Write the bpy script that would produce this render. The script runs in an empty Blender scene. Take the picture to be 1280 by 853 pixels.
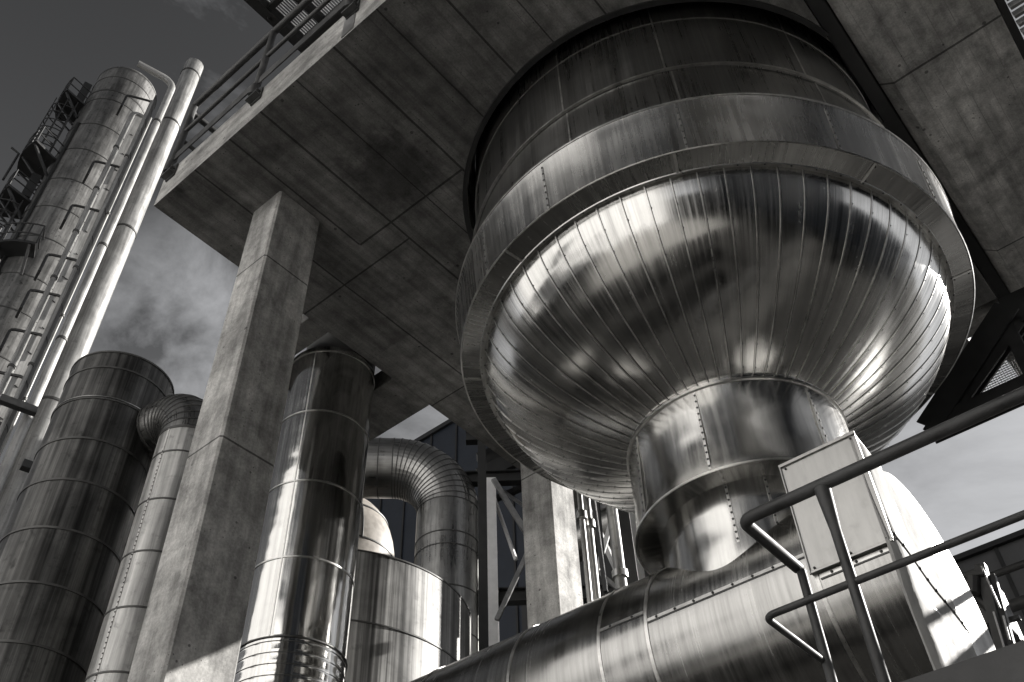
import bpy, bmesh, math, random
from mathutils import Vector, Matrix
random.seed(7)
R_ = math.radians
PI = math.pi
sc = bpy.context.scene
col = sc.collection

# ------------------------------------------------------------------ camera
F = 1195.66                                    # focal length in photograph pixels (1280 wide)
EYE = Vector((0.0, 0.0, 1.6))
CR = Matrix(((0.76653273, 0.64153377, -0.02935976),      # rows: camera right, down, forward
             (-0.47380602, 0.53408008, -0.70019021),
             (-0.4335152, 0.55062955, 0.71335242)))
cam = bpy.data.cameras.new('camera'); cam_o = bpy.data.objects.new('camera', cam); col.objects.link(cam_o)
cam.sensor_width = 36.0; cam.lens = 36.0 * F / 1280.0
cam.clip_start = 0.05; cam.clip_end = 5000
m = Matrix((CR[0], -CR[1], -CR[2])).transposed()
cam_o.matrix_world = Matrix.Translation(EYE) @ m.to_4x4()
sc.camera = cam_o

# ------------------------------------------------------------------ light
SUN_AZ, SUN_EL = 28.5, 26.0                    # azimuth from +Y towards +X
w = bpy.data.worlds.new('World'); sc.world = w; w.use_nodes = True
nt = w.node_tree; nt.nodes.clear()
N, L = nt.nodes.new, nt.links.new
sky = N('ShaderNodeTexSky'); sky.sky_type = 'NISHITA'; sky.sun_disc = False
sky.sun_elevation = R_(SUN_EL); sky.sun_rotation = R_(SUN_AZ)
sky.air_density = 1.0; sky.dust_density = 2.0; sky.ozone_density = 1.0
sep = N('ShaderNodeSeparateColor'); L(sky.outputs[0], sep.inputs[0])
# black-and-white film behind a red filter: the sky keeps only its red light
tc = N('ShaderNodeTexCoord')
mp = N('ShaderNodeMapping'); mp.inputs['Scale'].default_value = (1.3, 1.3, 2.6)
mp.inputs['Location'].default_value = (0.35, 1.1, 0.0)
L(tc.outputs['Generated'], mp.inputs[0])
nz = N('ShaderNodeTexNoise'); nz.inputs['Scale'].default_value = 2.3; nz.inputs['Detail'].default_value = 9
nz.inputs['Roughness'].default_value = 0.62; nz.inputs['Distortion'].default_value = 0.35
L(mp.outputs[0], nz.inputs['Vector'])
cr = N('ShaderNodeMapRange'); cr.inputs['From Min'].default_value = 0.53; cr.inputs['From Max'].default_value = 0.80
cr.inputs['To Min'].default_value = 0.0; cr.inputs['To Max'].default_value = 2.6
L(nz.outputs[0], cr.inputs[0])
pw = N('ShaderNodeMath'); pw.operation = 'POWER'; pw.inputs[1].default_value = 1.7
L(sep.outputs[0], pw.inputs[0])
ad = N('ShaderNodeMath'); ad.operation = 'ADD'; L(cr.outputs[0], ad.inputs[1])
kp = N('ShaderNodeMath'); kp.operation = 'ADD'; kp.inputs[1].default_value = 6.0; L(pw.outputs[0], kp.inputs[0])
dv = N('ShaderNodeMath'); dv.operation = 'DIVIDE'; L(pw.outputs[0], dv.inputs[0]); L(kp.outputs[0], dv.inputs[1])
ml6 = N('ShaderNodeMath'); ml6.operation = 'MULTIPLY'; ml6.inputs[1].default_value = 6.0; L(dv.outputs[0], ml6.inputs[0])
def M(op, a, b=None):
    q = N('ShaderNodeMath'); q.operation = op
    for i, x in enumerate((a, b)):
        if x is None: continue
        if isinstance(x, (int, float)): q.inputs[i].default_value = x
        else: L(x, q.inputs[i])
    return q.outputs[0]
sxyz = N('ShaderNodeSeparateXYZ'); L(tc.outputs['Generated'], sxyz.inputs[0])
hz = M('MULTIPLY', M('POWER', M('SUBTRACT', 1.0, M('MAXIMUM', sxyz.outputs[2], 0.0)), 2.5), 6.0)
# a soft wisp of cloud low in the west-south-west
vd = N('ShaderNodeVectorMath'); vd.operation = 'DOT_PRODUCT'; L(tc.outputs['Generated'], vd.inputs[0]); vd.inputs[1].default_value = tuple((CR.transposed() @ Vector((248 - 640, 405 - 426.5, F))).normalized())
blob = N('ShaderNodeMapRange'); blob.interpolation_type = 'SMOOTHSTEP'; blob.inputs['From Min'].default_value = .9905; blob.inputs['From Max'].default_value = 1.0; L(vd.outputs['Value'], blob.inputs[0])
nz2 = N('ShaderNodeTexNoise'); nz2.inputs['Scale'].default_value = 9; nz2.inputs['Detail'].default_value = 8; nz2.inputs['Roughness'].default_value = .6; nz2.inputs['Distortion'].default_value = .25
L(tc.outputs['Generated'], nz2.inputs['Vector'])
cl2 = M('MULTIPLY', M('MULTIPLY', blob.outputs[0], M('MAXIMUM', M('SUBTRACT', nz2.outputs[0], .36), 0.0)), 11.0)
L(M('ADD', M('ADD', ml6.outputs[0], hz), cl2), ad.inputs[0])
cmb = N('ShaderNodeCombineColor')
for i, k in enumerate((1.0, 1.01, 1.04)):
    mm = N('ShaderNodeMath'); mm.operation = 'MULTIPLY'; mm.inputs[1].default_value = k
    L(ad.outputs[0], mm.inputs[0]); L(mm.outputs[0], cmb.inputs[i])
bg = N('ShaderNodeBackground'); bg.inputs[1].default_value = 0.05; L(cmb.outputs[0], bg.inputs[0])
wo = N('ShaderNodeOutputWorld'); L(bg.outputs[0], wo.inputs[0])

sun = bpy.data.lights.new('sun', 'SUN'); sun.energy = 5.0; sun.angle = R_(0.5); sun.color = (1.0, 0.97, 0.93)
sun_o = bpy.data.objects.new('sun', sun); col.objects.link(sun_o)
sd = Vector((math.sin(R_(SUN_AZ)) * math.cos(R_(SUN_EL)), math.cos(R_(SUN_AZ)) * math.cos(R_(SUN_EL)), math.sin(R_(SUN_EL))))
sun_o.rotation_euler = sd.to_track_quat('Z', 'Y').to_euler()
sc.view_settings.view_transform = 'Standard'; sc.view_settings.look = 'None'
sc.view_settings.exposure = 0.9; sc.view_settings.gamma = 1.0
sc.cycles.max_bounces = 8; sc.cycles.glossy_bounces = 5; sc.cycles.diffuse_bounces = 4
sc.cycles.use_denoising = True
sc.cycles.sample_clamp_indirect = 6

# ------------------------------------------------------------------ pixel helpers (photograph pixels -> points in the place)
def ray(x, y):
    return (CR.transposed() @ Vector((x - 640, y - 426.5, F))).normalized()
def atz(x, y, z): r = ray(x, y); return EYE + r * ((z - EYE.z) / r.z)
def aty(x, y, Y): r = ray(x, y); return EYE + r * (Y / r.y)
def atx(x, y, X): r = ray(x, y); return EYE + r * (X / r.x)
def atd(x, y, D): r = ray(x, y); return EYE + r * (D / math.hypot(r.x, r.y))
def polar(az, D): return (D * math.sin(R_(az)), D * math.cos(R_(az)))

# ------------------------------------------------------------------ materials
MATS = {}
def nodes(name):
    mt = bpy.data.materials.new(name); mt.use_nodes = True
    t = mt.node_tree; t.nodes.clear()
    out = t.nodes.new('ShaderNodeOutputMaterial'); p = t.nodes.new('ShaderNodeBsdfPrincipled')
    t.links.new(p.outputs[0], out.inputs[0]); MATS[name] = mt
    return mt, t, p
class G:
    """small node-graph helper"""
    def __init__(s, t): s.t = t
    def n(s, kind, **kw):
        q = s.t.nodes.new(kind)
        for k, v in kw.items():
            if hasattr(q, k): setattr(q, k, v)
        return q
    def l(s, a, b): s.t.links.new(a, b)
    def coord(s, which, scale=(1, 1, 1), loc=(0, 0, 0), rot=(0, 0, 0)):
        c = s.n('ShaderNodeTexCoord'); mpn = s.n('ShaderNodeMapping')
        mpn.inputs['Scale'].default_value = scale; mpn.inputs['Location'].default_value = loc; mpn.inputs['Rotation'].default_value = rot
        s.l(c.outputs[which], mpn.inputs[0]); return mpn.outputs[0]
    def noise(s, vec, scale, detail=4, rough=.55, dist=0):
        q = s.n('ShaderNodeTexNoise'); q.inputs['Scale'].default_value = scale; q.inputs['Detail'].default_value = detail
        q.inputs['Roughness'].default_value = rough; q.inputs['Distortion'].default_value = dist
        s.l(vec, q.inputs['Vector']); return q.outputs[0]
    def rng(s, v, a, b, c, d):
        q = s.n('ShaderNodeMapRange'); q.inputs['From Min'].default_value = a; q.inputs['From Max'].default_value = b
        q.inputs['To Min'].default_value = c; q.inputs['To Max'].default_value = d; s.l(v, q.inputs[0]); return q.outputs[0]
    def math(s, op, a, b=None, clamp=False):
        q = s.n('ShaderNodeMath'); q.operation = op; q.use_clamp = clamp
        for i, x in enumerate((a, b)):
            if x is None: continue
            if isinstance(x, (int, float)): q.inputs[i].default_value = x
            else: s.l(x, q.inputs[i])
        return q.outputs[0]
    def grey(s, v, tint=(1, 1, 1)):
        q = s.n('ShaderNodeCombineColor')
        for i in range(3): s.l(s.math('MULTIPLY', v, tint[i]), q.inputs[i])
        return q.outputs[0]
    def bump(s, h, strength, dist, prev=None):
        q = s.n('ShaderNodeBump'); q.inputs['Strength'].default_value = strength; q.inputs['Distance'].default_value = dist
        s.l(h, q.inputs['Height'])
        if prev is not None: s.l(prev, q.inputs['Normal'])
        return q.outputs[0]

def _px(g, axis):
    q = g.n('ShaderNodeSeparateXYZ'); gg = g.n('ShaderNodeNewGeometry'); g.l(gg.outputs['Position'], q.inputs[0]); return q.outputs[axis]
def concrete(name, base=.27, grain=(1, 1, 1), joints=None, boards=None, panel=None, stain=None, seed=0.0):
    """board-marked concrete: grain = stretch of the board marks; joints = (axis, [positions]) of pour joints in object metres"""
    mt, t, p = nodes(name); g = G(t)
    o = g.coord('Object', loc=(seed, seed, seed))
    big = g.noise(o, .8, 5, .6, .3); mid = g.noise(o, 4.5, 6, .65)
    gr = g.noise(g.coord('Object', scale=grain, loc=(seed, 0, 0)), 9, 6, .6)
    fine = g.noise(o, 60, 3, .6)
    v = g.rng(big, .38, .62, base * .76, base * 1.2)
    v = g.math('MULTIPLY', v, g.rng(mid, .36, .62, .66, 1.22))
    v = g.math('MULTIPLY', v, g.rng(gr, .36, .62, .70, 1.20))
    v = g.math('MULTIPLY', v, g.rng(fine, .38, .62, .88, 1.12))
    if boards:
        fx = g.math('FRACT', g.math('DIVIDE', _px(g, boards[0]), boards[1]))
        v = g.math('MULTIPLY', v, g.math('SUBTRACT', 1.0, g.math('MULTIPLY', g.math('LESS_THAN', fx, .035), g.rng(mid, .4, .6, .08, .42))))
    if panel:
        fl = g.n('ShaderNodeVectorMath'); fl.operation = 'FLOOR'; g.l(g.coord('Object', scale=panel, loc=(.31, .2, .1)), fl.inputs[0])
        wn = g.n('ShaderNodeTexWhiteNoise'); g.l(fl.outputs[0], wn.inputs['Vector']); v = g.math('MULTIPLY', v, g.rng(wn.outputs['Value'], 0, 1, .80, 1.16))
    blot = g.noise(g.coord('Object', loc=(seed + 7, 3, 1)), 1.9, 7, .72, .5)      # old damp stains with an edge
    v = g.math('MULTIPLY', v, g.rng(blot, .56, .66, 1.0, .66))
    # bug holes
    vo = g.n('ShaderNodeTexVoronoi'); vo.inputs['Scale'].default_value = 7.5; g.l(o, vo.inputs['Vector'])
    pick = g.noise(o, 3.1, 2)
    rad = g.rng(pick, .42, .65, .0, .13)
    hole = g.math('LESS_THAN', vo.outputs['Distance'], rad)
    vo2 = g.n('ShaderNodeTexVoronoi'); vo2.inputs['Scale'].default_value = 26; g.l(o, vo2.inputs['Vector'])
    hole2 = g.math('LESS_THAN', vo2.outputs['Distance'], g.rng(mid, .48, .7, .0, .24))
    hole = g.math('MAXIMUM', hole, hole2)
    v = g.math('MULTIPLY', v, g.math('SUBTRACT', 1.0, g.math('MULTIPLY', hole, .6)))
    sx = g.n('ShaderNodeSeparateXYZ'); tcn = g.n('ShaderNodeNewGeometry'); g.l(tcn.outputs['Position'], sx.inputs[0])
    groove = None
    if joints:
        wob = g.math('MULTIPLY', g.math('SUBTRACT', g.noise(o, 2.5, 3), .5), .012)
        for axis, items in joints:
            for it in items:
                pos, wdt = it[0], it[1]
                d = g.math('ABSOLUTE', g.math('SUBTRACT', g.math('ADD', sx.outputs[axis], wob), pos))
                ln = g.math('LESS_THAN', d, wdt)
                if len(it) > 2:                      # joint only between two values of another axis
                    ax2, lo, hi = it[2]
                    ln = g.math('MULTIPLY', ln, g.math('MULTIPLY', g.math('GREATER_THAN', sx.outputs[ax2], lo), g.math('LESS_THAN', sx.outputs[ax2], hi)))
                groove = ln if groove is None else g.math('MAXIMUM', groove, ln)
        v = g.math('MULTIPLY', v, g.math('SUBTRACT', 1.0, g.math('MULTIPLY', groove, .72)))
    if stain:
        (cx, cy, cz), rr = stain
        ds = g.n('ShaderNodeVectorMath'); ds.operation = 'DISTANCE'; g.l(tcn.outputs['Position'], ds.inputs[0]); ds.inputs[1].default_value = (cx, cy, cz)
        dd = g.math('ADD', ds.outputs['Value'], g.math('MULTIPLY', g.math('SUBTRACT', mid, .5), .35))
        v = g.math('MULTIPLY', v, g.rng(dd, rr * .5, rr, .38, 1.0))
    g.l(g.grey(v, (1.0, .985, .95)), p.inputs['Base Color'])
    p.inputs['Roughness'].default_value = .86
    h = g.math('ADD', g.math('MULTIPLY', gr, .5), g.math('MULTIPLY', fine, .3))
    h = g.math('ADD', h, g.math('MULTIPLY', mid, .6))
    h = g.math('SUBTRACT', h, g.math('MULTIPLY', hole, 1.2))
    if groove is not None: h = g.math('SUBTRACT', h, g.math('MULTIPLY', groove, 3.0))
    g.l(g.bump(h, .6, .006), p.inputs['Normal'])
    return mt

def metal(name, base=.55, rough=.25, rvar=.10, brush=(60, 1.2), uv=True, brushbump=.15, dent=.25, dentscale=1.6, stain=0.0, tint=(1, .99, .96), metallic=1.0, spots=.25, aniso=0.0):
    """sheet metal: brush = noise scale across / along the sheet (UV is in metres)"""
    mt, t, p = nodes(name); g = G(t)
    which = 'UV' if uv else 'Object'
    sc3 = (brush[0], brush[1], 1) if uv else (brush[0], brush[0], brush[1])
    br = g.noise(g.coord(which, scale=sc3), 1.0, 6, .62)
    br2 = g.noise(g.coord(which, scale=tuple(a * .22 for a in sc3)), 1.0, 5, .6)
    o = g.coord('Object')
    big = g.noise(o, 1.3, 5, .6, .4); mid = g.noise(o, 7, 5, .65)
    v = g.rng(br, .38, .62, base * (.86 - stain * .3), base * (1.1 + stain * .1))
    v = g.math('MULTIPLY', v, g.rng(br2, .38, .62, .86 - stain * .35, 1.1 + stain * .2))
    v = g.math('MULTIPLY', v, g.rng(big, .38, .62, .93 - stain * .25, 1.04))
    sp = g.rng(mid, .56, .75, 0, spots)
    v = g.math('MULTIPLY', v, g.math('SUBTRACT', 1.0, sp))
    g.l(g.grey(v, tint), p.inputs['Base Color'])
    r = g.math('ADD', g.rng(br, .38, .62, rough - rvar * .5, rough + rvar * .5), g.rng(big, .38, .62, -rvar * .4, rvar * .5))
    r = g.math('ADD', r, g.math('MULTIPLY', sp, .5))
    r = g.math('ADD', r, g.rng(br2, .38, .62, -rvar * .3, rvar * .4), clamp=True)
    g.l(r, p.inputs['Roughness'])
    p.inputs['Metallic'].default_value = metallic
    nn = g.bump(g.noise(o, dentscale, 2, .5), dent, .05)
    if brushbump: nn = g.bump(br, brushbump, .002, nn)
    g.l(nn, p.inputs['Normal'])
    if aniso:
        tg = g.n('ShaderNodeTangent'); tg.direction_type = 'UV_MAP'; g.l(tg.outputs[0], p.inputs['Tangent'])
        p.inputs['Anisotropic'].default_value = aniso; p.inputs['Anisotropic Rotation'].default_value = 0.0
    return mt

def paint(name, base, rough=.45, metallic=0.0, wear=.15, tint=(1, 1, 1)):
    mt, t, p = nodes(name); g = G(t)
    o = g.coord('Object'); a = g.noise(o, 9, 6, .65); b = g.noise(o, 1.2, 4)
    v = g.math('MULTIPLY', g.rng(a, .38, .62, base * (1 - wear), base * (1 + wear)), g.rng(b, .38, .62, 1 - wear, 1 + wear))
    g.l(g.grey(v, tint), p.inputs['Base Color'])
    g.l(g.rng(a, .38, .62, rough - .08, rough + .12), p.inputs['Roughness'])
    p.inputs['Metallic'].default_value = metallic
    g.l(g.bump(g.noise(o, 55, 3), .12, .003), p.inputs['Normal'])
    return mt

VX, VY = -2.157, 5.329                         # vertical axis of the big vessel
SLX0, SLX1, SLY0, SLY1, SZ = -5.955, -.245, 2.14, 8.75, 9.10
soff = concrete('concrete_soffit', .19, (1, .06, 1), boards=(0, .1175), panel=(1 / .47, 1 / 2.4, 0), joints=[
    (0, [(-4.83, .009, (1, 2, 3.75)), (-4.40, .011), (-3.93, .006), (-3.46, .011), (-2.95, .008), (-2.46, .010), (-2.03, .006), (-1.55, .008), (-1.05, .006), (-.6, .006), (-5.33, .009)]),
    (1, [(3.76, .011, (0, -4.83, -3.46)), (4.02, .010, (0, -5.96, -4.40)), (5.98, .009, (0, -6.2, -4.4)), (7.45, .008, (0, -6.2, -3.4))])],
    stain=((-3.95, 3.35, 9.1), .52))
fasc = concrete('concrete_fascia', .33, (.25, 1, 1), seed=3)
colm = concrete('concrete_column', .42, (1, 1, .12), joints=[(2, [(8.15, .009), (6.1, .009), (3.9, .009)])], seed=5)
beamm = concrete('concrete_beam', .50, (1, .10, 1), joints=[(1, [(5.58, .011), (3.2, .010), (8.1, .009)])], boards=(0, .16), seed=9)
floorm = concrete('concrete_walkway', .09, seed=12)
groundm = concrete('ground_asphalt', .035, seed=2)

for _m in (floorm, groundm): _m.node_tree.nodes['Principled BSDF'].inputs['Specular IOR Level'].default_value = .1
m_shell = metal('shell_sheet', .30, .30, .06, (46, .7), dent=.25, spots=.1)
m_skirt = metal('skirt_sheet', .37, .26, .05, (34, 1.0), dent=.5, dentscale=1.2, brushbump=.04, spots=.08)
m_bowl = metal('bowl_sheet', .58, .18, .07, (80, .9), dent=.14, brushbump=.12, spots=.14, aniso=.6)
m_neck = metal('neck_sheet', .58, .18, .05, (24, .8), dent=.7, dentscale=1.3, brushbump=.03, spots=.08)
m_duct = metal('duct_sheet', .38, .22, .06, (1.2, 60), dent=.2, brushbump=.05, spots=.08)
m_box = metal('box_sheet', .36, .33, .08, (18, 3), uv=False, dent=.35, dentscale=1.2, brushbump=.05, spots=.15)
m_foil = metal('foil_sheet', .38, .70, .10, (8, 3), uv=False, metallic=0, dent=.6, dentscale=2.6, brushbump=0, spots=.1)
m_foil.node_tree.nodes['Principled BSDF'].inputs['Specular IOR Level'].default_value = .12
m_pol = metal('polished_sheet', .60, .13, .08, (40, .5), dent=.30, brushbump=.06, spots=.1)
m_elb = metal('elbow_sheet', .36, .33, .10, (30, 2), dent=.4, spots=.3)
m_old = metal('weathered_sheet', .17, .46, .12, (17, .35), dent=.3, stain=1.35, spots=.4, metallic=.75)
m_tank2 = metal('streaked_sheet', .34, .50, .12, (24, .3), dent=.2, stain=1.35, spots=.3, metallic=.55)
m_pale = metal('duct_pale_sheet', .55, .42, .12, (20, .8), dent=.3, stain=.5, spots=.4, metallic=.6)
m_tower = metal('tower_shell', .20, .55, .12, (9, .6), dent=.2, stain=.7, spots=.7, metallic=.35)
m_pipe = metal('pipe_shell', .42, .45, .10, (12, .6), dent=.15, stain=.4, spots=.4, metallic=.35)
m_seam = metal('seam_metal', .62, .32, .05, (20, 20), uv=False, dent=.1, spots=0)
m_dark = metal('dark_band', .10, .5, .1, (10, 10), uv=False, dent=.1, spots=0, metallic=.5)
m_steel = paint('black_steel', .025, .42)
m_rail = paint('grey_rail_paint', .05, .55, .0, wear=.35)
m_galv = paint('galvanised_steel', .30, .42, .7)
m_white = paint('white_paint', .72, .5, wear=.05)
m_blue = paint('navy_cladding', .028, .4, wear=.1, tint=(.75, .95, 1.35))
m_greyclad = paint('grey_cladding', .16, .5, wear=.06)
m_bolt = paint('bolt_dark', .09, .4, .8)
m_beige = paint('beige_sheet', .38, .5, wear=.12, tint=(1, .92, .82))

# ------------------------------------------------------------------ mesh builder
class MB:
    def __init__(s): s.v = []; s.f = []; s.m = []; s.uv = []
    def add(s, verts, faces, mat=0, uvs=None):
        b = len(s.v); s.v += [tuple(v) for v in verts]
        for i, f in enumerate(faces):
            s.f.append([b + k for k in f]); s.m.append(mat)
            s.uv.append(uvs[i] if uvs else [(verts[k][0] + verts[k][1], verts[k][2]) for k in f])
        return s
    def box(s, a, b, mat=0):
        x0, y0, z0 = (min(a[i], b[i]) for i in range(3)); x1, y1, z1 = (max(a[i], b[i]) for i in range(3))
        v = [(x0, y0, z0), (x1, y0, z0), (x1, y1, z0), (x0, y1, z0), (x0, y0, z1), (x1, y0, z1), (x1, y1, z1), (x0, y1, z1)]
        return s.add(v, [(0, 3, 2, 1), (4, 5, 6, 7), (0, 1, 5, 4), (1, 2, 6, 5), (2, 3, 7, 6), (3, 0, 4, 7)], mat)
    def bar(s, p, q, w_, h_=None, mat=0, up=(0, 0, 1)):
        """rectangular bar from p to q, w_ across, h_ along up"""
        h_ = h_ or w_; p, q = Vector(p), Vector(q); d = (q - p).normalized(); u = Vector(up)
        if abs(d.dot(u)) > .95: u = Vector((0, 1, 0))
        a = d.cross(u).normalized(); b = a.cross(d).normalized()
        v = []
        for c in (p, q):
            for i, j in ((-1, -1), (1, -1), (1, 1), (-1, 1)): v.append(c + a * (w_ / 2 * i) + b * (h_ / 2 * j))
        return s.add(v, [(0, 1, 2, 3), (7, 6, 5, 4), (0, 4, 5, 1), (1, 5, 6, 2), (2, 6, 7, 3), (3, 7, 4, 0)], mat)
    def ibeam(s, p, q, w_, h_, t=.02, mat=0, up=(0, 0, 1)):
        p, q = Vector(p), Vector(q); d = (q - p).normalized(); u = Vector(up)
        a = d.cross(u).normalized(); b = a.cross(d).normalized()
        s.bar(p + b * (h_ / 2 - t / 2), q + b * (h_ / 2 - t / 2), w_, t, mat, b)
        s.bar(p - b * (h_ / 2 - t / 2), q - b * (h_ / 2 - t / 2), w_, t, mat, b)
        s.bar(p, q, t, h_ - 2 * t - .002, mat, b); return s
    def tube(s, pts, r, n=16, mat=0, caps=True, rads=None):
        pts = [Vector(p) for p in pts]; K = len(pts)
        T = []
        for i in range(K):
            a = pts[max(i - 1, 0)]; b = pts[min(i + 1, K - 1)]; T.append((b - a).normalized())
        ref = Vector((0, 0, 1)) if abs(T[0].z) < .9 else Vector((0, 1, 0))
        a = T[0].cross(ref).normalized(); verts = []; acc = 0; lens = []
        for i in range(K):
            if i: acc += (pts[i] - pts[i - 1]).length
            lens.append(acc)
            a = (a - T[i] * a.dot(T[i])).normalized(); b = T[i].cross(a)
            rr = rads[i] if rads else r
            k = 1.0
            if 0 < i < K - 1:
                d0 = (pts[i] - pts[i - 1]).normalized(); k = 1.0 / max(.5, d0.dot(T[i]))
            for j in range(n):
                th = 2 * PI * j / n
                verts.append(pts[i] + (a * math.cos(th) + b * math.sin(th)) * rr)
        faces = []; uvs = []
        for i in range(K - 1):
            for j in range(n):
                j2 = (j + 1) % n
                faces.append((i * n + j, i * n + j2, (i + 1) * n + j2, (i + 1) * n + j))
                u0, u1 = r * 2 * PI * j / n, r * 2 * PI * (j + 1) / n
                uvs.append([(u0, lens[i]), (u1, lens[i]), (u1, lens[i + 1]), (u0, lens[i + 1])])
        if caps:
            faces.append(tuple(range(n - 1, -1, -1))); uvs.append([(0, 0)] * n)
            faces.append(tuple((K - 1) * n + j for j in range(n))); uvs.append([(0, 0)] * n)
        return s.add(verts, faces, mat, uvs)
    def lathe(s, prof, c=(0, 0), n=96, mat=0, a0=0, a1=2 * PI):
        """prof: (radius, z) list"""
        full = abs(a1 - a0 - 2 * PI) < 1e-6; cols = n if full else n + 1
        verts = []; ln = [0]
        for i in range(1, len(prof)): ln.append(ln[-1] + math.hypot(prof[i][0] - prof[i - 1][0], prof[i][1] - prof[i - 1][1]))
        rm = max(p[0] for p in prof)
        for (r, z) in prof:
            for j in range(cols):
                th = a0 + (a1 - a0) * j / n; verts.append((c[0] + r * math.cos(th), c[1] + r * math.sin(th), z))
        faces = []; uvs = []
        for i in range(len(prof) - 1):
            for j in range(n):
                j2 = (j + 1) % cols
                faces.append((i * cols + j, i * cols + j2, (i + 1) * cols + j2, (i + 1) * cols + j))
                t0, t1 = a0 + (a1 - a0) * j / n, a0 + (a1 - a0) * (j + 1) / n
                uvs.append([(t0 * rm, ln[i]), (t1 * rm, ln[i]), (t1 * rm, ln[i + 1]), (t0 * rm, ln[i + 1])])
        return s.add(verts, faces, mat, uvs)
    def ring(s, c, r, z, h, t, n=96, mat=0):
        """flat hoop of height h and thickness t proud of radius r"""
        return s.lathe([(r - .003, z - h / 2), (r + t, z - h / 2), (r + t, z + h / 2), (r - .003, z + h / 2)], c, n, mat)
    def hoop(s, c, ax, r, h, t, n=48, mat=0):
        """hoop round an arbitrary axis"""
        c, ax = Vector(c), Vector(ax).normalized(); ref = Vector((0, 0, 1)) if abs(ax.z) < .9 else Vector((1, 0, 0))
        a = ax.cross(ref).normalized(); b = ax.cross(a)
        prof = [(r - .003, -h / 2), (r + t, -h / 2), (r + t, h / 2), (r - .003, h / 2)]
        verts = []
        for rr, z in prof:
            for j in range(n):
                th = 2 * PI * j / n; verts.append(c + (a * math.cos(th) + b * math.sin(th)) * rr + ax * z)
        faces = [(i * n + j, i * n + (j + 1) % n, (i + 1) * n + (j + 1) % n, (i + 1) * n + j) for i in range(3) for j in range(n)]
        return s.add(verts, faces, mat)
    def screw(s, p, nrm, r=.007, mat=0):
        p, nrm = Vector(p), Vector(nrm).normalized(); ref = Vector((0, 0, 1)) if abs(nrm.z) < .9 else Vector((1, 0, 0))
        a = nrm.cross(ref).normalized(); b = nrm.cross(a); v = []
        for k, (rr, h) in enumerate(((r, -.002), (r, r * .5), (r * .5, r * .9))):
            for j in range(6):
                th = PI / 3 * j; v.append(p + (a * math.cos(th) + b * math.sin(th)) * rr + nrm * h)
        f = [(i * 6 + j, i * 6 + (j + 1) % 6, (i + 1) * 6 + (j + 1) % 6, (i + 1) * 6 + j) for i in range(2) for j in range(6)]
        f.append(tuple(12 + j for j in range(6)))
        return s.add(v, f, mat)
    def build(s, name, mats, parent=None, smooth=35, bevel=0):
        me = bpy.data.meshes.new(name)
        off = Vector((0, 0, 0))
        q = parent
        while q is not None: off += q.location; q = q.parent
        me.from_pydata([tuple(Vector(v) - off) for v in s.v], [], s.f)
        if not isinstance(mats, (list, tuple)): mats = [mats]
        for mt in mats: me.materials.append(mt)
        me.polygons.foreach_set('material_index', s.m)
        ul = me.uv_layers.new(name='UVMap'); k = 0
        flat = [c for f in s.uv for p in f for c in p]
        ul.data.foreach_set('uv', flat)
        bm = bmesh.new(); bm.from_mesh(me); bmesh.ops.recalc_face_normals(bm, faces=bm.faces); bm.to_mesh(me); bm.free()
        if smooth:
            me.polygons.foreach_set('use_smooth', [True] * len(me.polygons)); me.set_sharp_from_angle(angle=R_(smooth))
        me.update()
        o = bpy.data.objects.new(name, me); col.objects.link(o)
        if parent is not None: o.parent = parent
        if bevel:
            bv = o.modifiers.new('edge', 'BEVEL'); bv.width = bevel; bv.segments = 2; bv.limit_method = 'ANGLE'
        return o
def tag(o, label=None, cat=None, group=None, kind=None):
    if label: o['label'] = label
    if cat: o['category'] = cat
    if group: o['group'] = group
    if kind: o['kind'] = kind
    return o
def thing(name, loc, label, cat, group=None):
    o = bpy.data.objects.new(name, None); col.objects.link(o); o.location = loc; o.empty_display_size = .2
    return tag(o, label, cat, group)
def arc(c, e1, e2, r, a0, a1, n):
    c, e1, e2 = Vector(c), Vector(e1).normalized(), Vector(e2).normalized()
    return [c + (e1 * math.cos(a0 + (a1 - a0) * i / n) + e2 * math.sin(a0 + (a1 - a0) * i / n)) * r for i in range(n + 1)]

# ================================================================== GROUND
g_ = MB(); g_.add([(-1500, -1500, 0), (1500, -1500, 0), (1500, 1500, 0), (-1500, 1500, 0)], [(0, 1, 2, 3)])
tag(g_.build('ground', groundm, smooth=0), kind='structure')

pv = MB(); pv.add([(-9, -13.9, .004), (7, -13.9, .004), (7, -4.6, .004), (-9, -4.6, .004), (-2.6, 8.2, .004), (.4, 8.2, .004), (.4, 10.8, .004), (-2.6, 10.8, .004)], [(0, 1, 2, 3), (4, 5, 6, 7)])  # pale ground patches added to show as highlights in the bowl
tag(pv.build('added_pavement', concrete('added_paving', .36, seed=4), smooth=0), kind='structure')

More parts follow.
